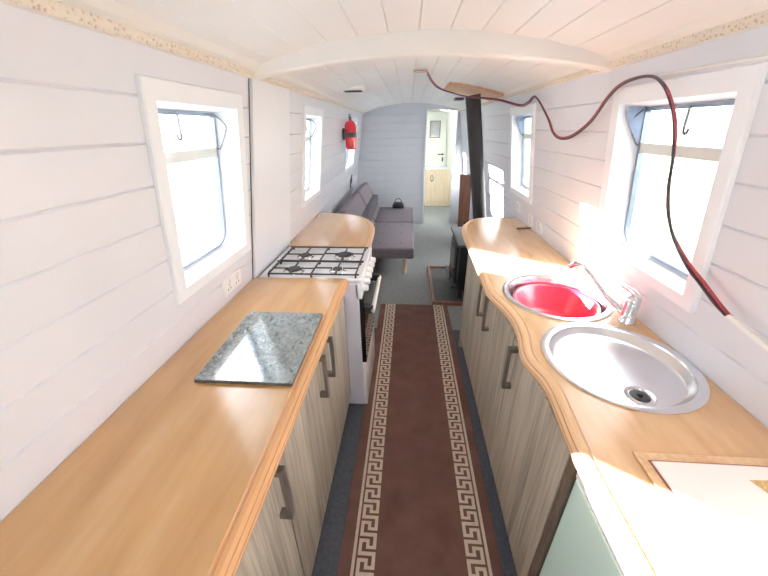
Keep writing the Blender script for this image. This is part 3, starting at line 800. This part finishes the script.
# wood plate round the flue
bm = BM(); V = []
for a, b in zip([.30+.03*k for k in range(16)], [.33+.03*k for k in range(15)]):
    pass
xs = [.32+.045*k for k in range(11)]
tp = [[bm.verts.new((x, y, ceil_z(x)-d)) for x in xs] for y, d in ((3.18, .001), (3.18, .022), (3.72, .022), (3.72, .001))]
for a, b in zip(tp, tp[1:]):
    for k in range(10): bm.faces.new((a[k], a[k+1], b[k+1], b[k]))
bm.faces.new([r[0] for r in tp]); bm.faces.new([r[-1] for r in tp][::-1])
tag(obj('flue_plate', bm, M['plate_wood']), 'bare wooden plate on the ceiling where the flue passes through', 'plate')
# ceiling vents
def vent(name, cx, cy, label, rx=.11):
    t = thing(name, label, 'vent', (cx, cy, ceil_z(cx)))
    bm = BM(); lathe(bm, [(0, -.012), (rx*.9, -.012), (rx, -.006), (rx, .02)], (cx, cy, ceil_z(cx)-.004), 32); obj('vent_plate', bm, M['trim'], t, True)
    bm = BM()
    for dy in (-.035, .035):
        hw = math.sqrt(max(.001, (rx*.8)**2-dy*dy)); box(bm, (cx-hw, cy+dy-.008, ceil_z(cx)-.023), (cx+hw, cy+dy+.008, ceil_z(cx)-.0155))
    obj('vent_slot', bm, M['vent_slot'], t)
vent('ceiling_vent', -.47, 3.10, 'round vent with dark slots in the ceiling near the extinguisher', .10)
bm = BM(); box(bm, (.50, 4.25, ceil_z(.55)-.03), (.60, 4.40, ceil_z(.55)-.006), .006)
tag(obj('ceiling_fan', bm, M['black_plastic']), 'flat dark box on the ceiling just beyond the flue', 'vent')

# leaning brown board and dark box beyond the stove
bm = BM()
mt = Matrix.Translation((.845, 4.95, .0)) @ Matrix.Rotation(math.radians(-2.0), 4, 'Y') @ Matrix.Rotation(math.radians(58), 4, 'Z')
box(bm, (-.012, -.085, .002), (.012, .085, .99), .004, mtx=mt)
tag(obj('leaning_board', bm, M['brown_wood']), 'tall narrow brown board leaning by the wall near the doorway', 'board')
t = thing('coal_scuttle', 'low black open box on the floor between leaning board and flue', 'box', (.82, 4.35, 0))
bm = BM(); prof = [(-.09, -.12, 0), (.09, -.12, 0), (.09, .12, 0), (-.09, .12, 0)]
box(bm, (.745, 4.2, .001), (.90, 4.5, .02))
for lo, hi in (((.745, 4.2, .02), (.755, 4.5, .42)), ((.89, 4.2, .02), (.90, 4.5, .42)), ((.755, 4.2, .02), (.89, 4.21, .42)), ((.755, 4.49, .02), (.89, 4.5, .42))): box(bm, lo, hi)
obj('box_body', bm, M['black_plastic'], t)

# ------------------------------------------------------------------ washroom beyond
t = thing('vanity_cabinet', 'pale wooden cabinet with ring handle seen through the far doorway', 'cabinet', (.64, 7.7, 0))
bm = BM(); box(bm, (.375, 7.5, .0), (.91, 7.95, .775), .004); obj('cabinet_body', bm, M['vanity'], t)
bm = BM(); box(bm, (.36, 7.47, .776), (.905, 7.95, .81), .006); obj('counter_top', bm, M['surround'], t)
bm = BM(); box(bm, (.40, 7.482, .11), (.885, 7.499, .76), .004); d_ = obj('cabinet_door', bm, M['vanity'], t)
bm = BM(); tube(bm, [(.50+.03*math.cos(a), 7.472, .60+.055*math.sin(a)) for a in [2*PI*k/20 for k in range(21)]], .006, 8); lathe(bm, [(0, 0), (.016, 0), (.012, .014), (0, .015)], (.505, 7.468, .545), 12, axis=(0, -1, 0)); obj('ring_handle', bm, M['pewter'], d_, True)
bm = BM(); box(bm, (.33, 7.93, .02), (.80, 7.985, 1.88), .004)
dr = struct('door_1', bm, M['white_room'])
bm = BM(); lathe(bm, [(0, 0), (.02, 0), (.02, .03), (0, .03)], (.745, 7.93, 1.05), 14, axis=(0, -1, 0)); tube(bm, [(.745, 7.90, 1.05), (.745, 7.885, 1.05), (.63, 7.885, 1.05)], .011, 10); box(bm, (.73, 7.915, .90), (.76, 7.931, .99), .004); obj('door_handle', bm, M['pewter'], dr, True)
t = thing('wall_mirror', 'small dark-edged rectangular mirror on the white door beyond the far doorway', 'mirror', (.54, 7.92, 1.55))
bm = BM(); box(bm, (.435, 7.915, 1.385), (.665, 7.929, 1.72), .003); obj('mirror_frame', bm, M['handle'], t)
bm = BM(); box(bm, (.455, 7.911, 1.405), (.645, 7.916, 1.70)); obj('mirror_glass', bm, M['mirror'], t)

# ------------------------------------------------------------------ cables
W = lambda y, z, w=-.028: (wx('right', y, z, w), y, z)
main = [(.115, 2.66, ceil_z(.115)-.016), (.16, 2.85, 1.905), (.215, 2.98, 1.878), (.30, 3.08, 1.858), (.435, 3.12, 1.828), (.57, 3.13, 1.812), (.69, 2.98, 1.785), (.785, 2.741, 1.734), (.786, 2.56, 1.742), (.781, 2.414, 1.763), (.798, 2.196, 1.642), (.808, 2.109, 1.57), (.812, 2.008, 1.542), (.81, 1.864, 1.555), (.802, 1.696, 1.616), (.79, 1.571, 1.703), (.784, 1.485, 1.739), (.783, 1.382, 1.749), (.782, 1.302, 1.740), (.773, 1.229, 1.711), (.779, 1.192, 1.674), (.785, 1.16, 1.628), (.793, 1.139, 1.574), (.802, 1.126, 1.505), (.812, 1.12, 1.433), (.823, 1.101, 1.359), (.831, 1.064, 1.298), (.837, 1.017, 1.255), (.843, .964, 1.217), (.846, .911, 1.193), (.850, .853, 1.163), (.853, .809, 1.145)]
end_run = [(.853, .809, 1.145), (.864, .77, 1.131), (.869, .73, 1.122), (.871, .68, 1.115), (.874, .5, 1.10), (.88, .2, 1.09)]  # near end of the twin cable, drawn as a single white tube
t = thing('power_cable', 'red and black twin cable looping from the ceiling across the right window', 'cable', main[0])
off = [(math.sin(i*.55), math.cos(i*.45)) for i in range(len(main))]
def strand(sg, m_, nm):
    pts = [(p[0]+sg*.0015, p[1]+sg*.005*a, p[2]+sg*.005*b) for p, (a, b) in zip(main, off)]
    bm = BM(); tube(bm, smooth_path(pts, 6), .0046, 8); obj(nm, bm, m_, t, True)
strand(1, M['wire_red'], 'red_wire'); strand(-1, M['wire_black'], 'black_wire')
bm = BM(); tube(bm, smooth_path(end_run, 6), .0072, 10); obj('white_end', bm, M['wire_white'], t, True)
bm = BM(); tube(bm, smooth_path([W(1.32, 1.746, -.006), W(1.1, 1.742, -.018), W(.96, 1.738, -.022), W(.6, 1.733, -.02), W(.2, 1.73, -.02)], 5), .0035, 8)
tag(obj('wire', bm, M['wire_white'], None, True), 'thin white wire running along the top of the near right window', 'wire')
bm = BM(); x0 = .05
box(bm, (.035, 2.60, ceil_z(.05)-.014), (.112, 2.66, ceil_z(.05)-.004), .003); lathe(bm, [(0, 0), (.012, 0), (.010, .012), (0, .013)], (.03, 2.62, ceil_z(.03)-.004), 14, axis=(0, 0, -1))
tag(obj('cable_clip', bm, M['copper']), 'small copper-coloured clip on the ceiling where the twin cable begins', 'clip')

# ------------------------------------------------------------------ outside: water and banks
bm = BM(); grid_sheet(bm, [-40, 40], [-40, 40], lambda x, y, i, j: (x, y, -.35)); struct('water', bm, M['water'])
for sg, d in ((1, 5.),):
    bm = BM(); us = [-40+2*k for k in range(41)]; rr = [random.uniform(-.25, .25) for _ in us]
    prof = [(d, -.4), (d+.6, .1), (d+1.6, 1.0), (d+2.5, 1.7), (d+6, 2.0)]
    R_ = [[bm.verts.new((sg*(a+q*.5), y, z+q*(z > 0)*.6)) for a, z in prof] for y, q in zip(us, rr)]
    for a, b in zip(R_, R_[1:]):
        for k in range(4): bm.faces.new((a[k], a[k+1], b[k+1], b[k]))
    o = struct('ground', bm, M['bank'], None, True)

# ------------------------------------------------------------------ light
w = bpy.data.worlds.new('sky'); S.world = w; w.use_nodes = True; nt = w.node_tree; nt.nodes.clear()
o = nt.nodes.new('ShaderNodeOutputWorld'); bg = nt.nodes.new('ShaderNodeBackground')
bg.inputs[0].default_value = (.93, .965, 1.0, 1); bg.inputs[1].default_value = 7.5
nt.links.new(bg.outputs[0], o.inputs[0])

def sun(d, e, col, ang):
    l = bpy.data.lights.new('sun', 'SUN'); l.energy = e; l.color = col; l.angle = math.radians(ang)
    ob = bpy.data.objects.new('sun', l); COL.objects.link(ob); ob.rotation_euler = Vector(d).to_track_quat('-Z', 'Y').to_euler(); return ob
sun((1., -.665, -.25), 150, (1, .985, .96), .6)
# sky portals in the window openings and the added stern and roof openings
def portal(p, d, sx, sy):
    l = bpy.data.lights.new('sky_portal', 'AREA'); l.shape = 'RECTANGLE'; l.size = sx; l.size_y = sy; l.cycles.is_portal = True
    ob = bpy.data.objects.new('sky_portal', l); COL.objects.link(ob); ob.location = p; ob.rotation_euler = Vector(d).to_track_quat('-Z', 'Y').to_euler()
for n in WIN:
    s, a, b, c, d = WIN[n]
    portal((wx(s, (a+b)/2, (c+d)/2, .11), (a+b)/2, (c+d)/2), (1 if s == 'left' else -1, 0, 0), .75, .75)
portal((.0, Y0-.02, 1.3), (0, 1, 0), .5, .8)
portal((.57, 6.85, 1.98), (0, 0, -1), .4, .8)

# ------------------------------------------------------------------ camera
f, pi_, ya, ro, H = 327., math.radians(26.17), math.radians(4.42), math.radians(-.877), 1.607
fw = Vector((-math.sin(ya)*math.cos(pi_), math.cos(ya)*math.cos(pi_), -math.sin(pi_)))
rt = Vector((math.cos(ya), math.sin(ya), 0)); up = rt.cross(fw)
r2 = rt*math.cos(ro)+up*math.sin(ro); u2 = up*math.cos(ro)-rt*math.sin(ro)
cam = bpy.data.cameras.new('camera'); cam.sensor_width = 36; cam.lens = f/768*36; cam.clip_start = .02
co = bpy.data.objects.new('camera', cam); COL.objects.link(co)
co.matrix_world = Matrix(((r2.x, u2.x, -fw.x, 0), (r2.y, u2.y, -fw.y, 0), (r2.z, u2.z, -fw.z, H), (0, 0, 0, 1)))
S.camera = co

S.view_settings.view_transform = 'Standard'; S.view_settings.look = 'None'; S.view_settings.exposure = -.06; S.view_settings.gamma = 1.12
S.cycles.use_denoising = True
S.cycles.max_bounces = 10; S.cycles.diffuse_bounces = 7; S.cycles.transparent_max_bounces = 12
S.cycles.sample_clamp_indirect = 12
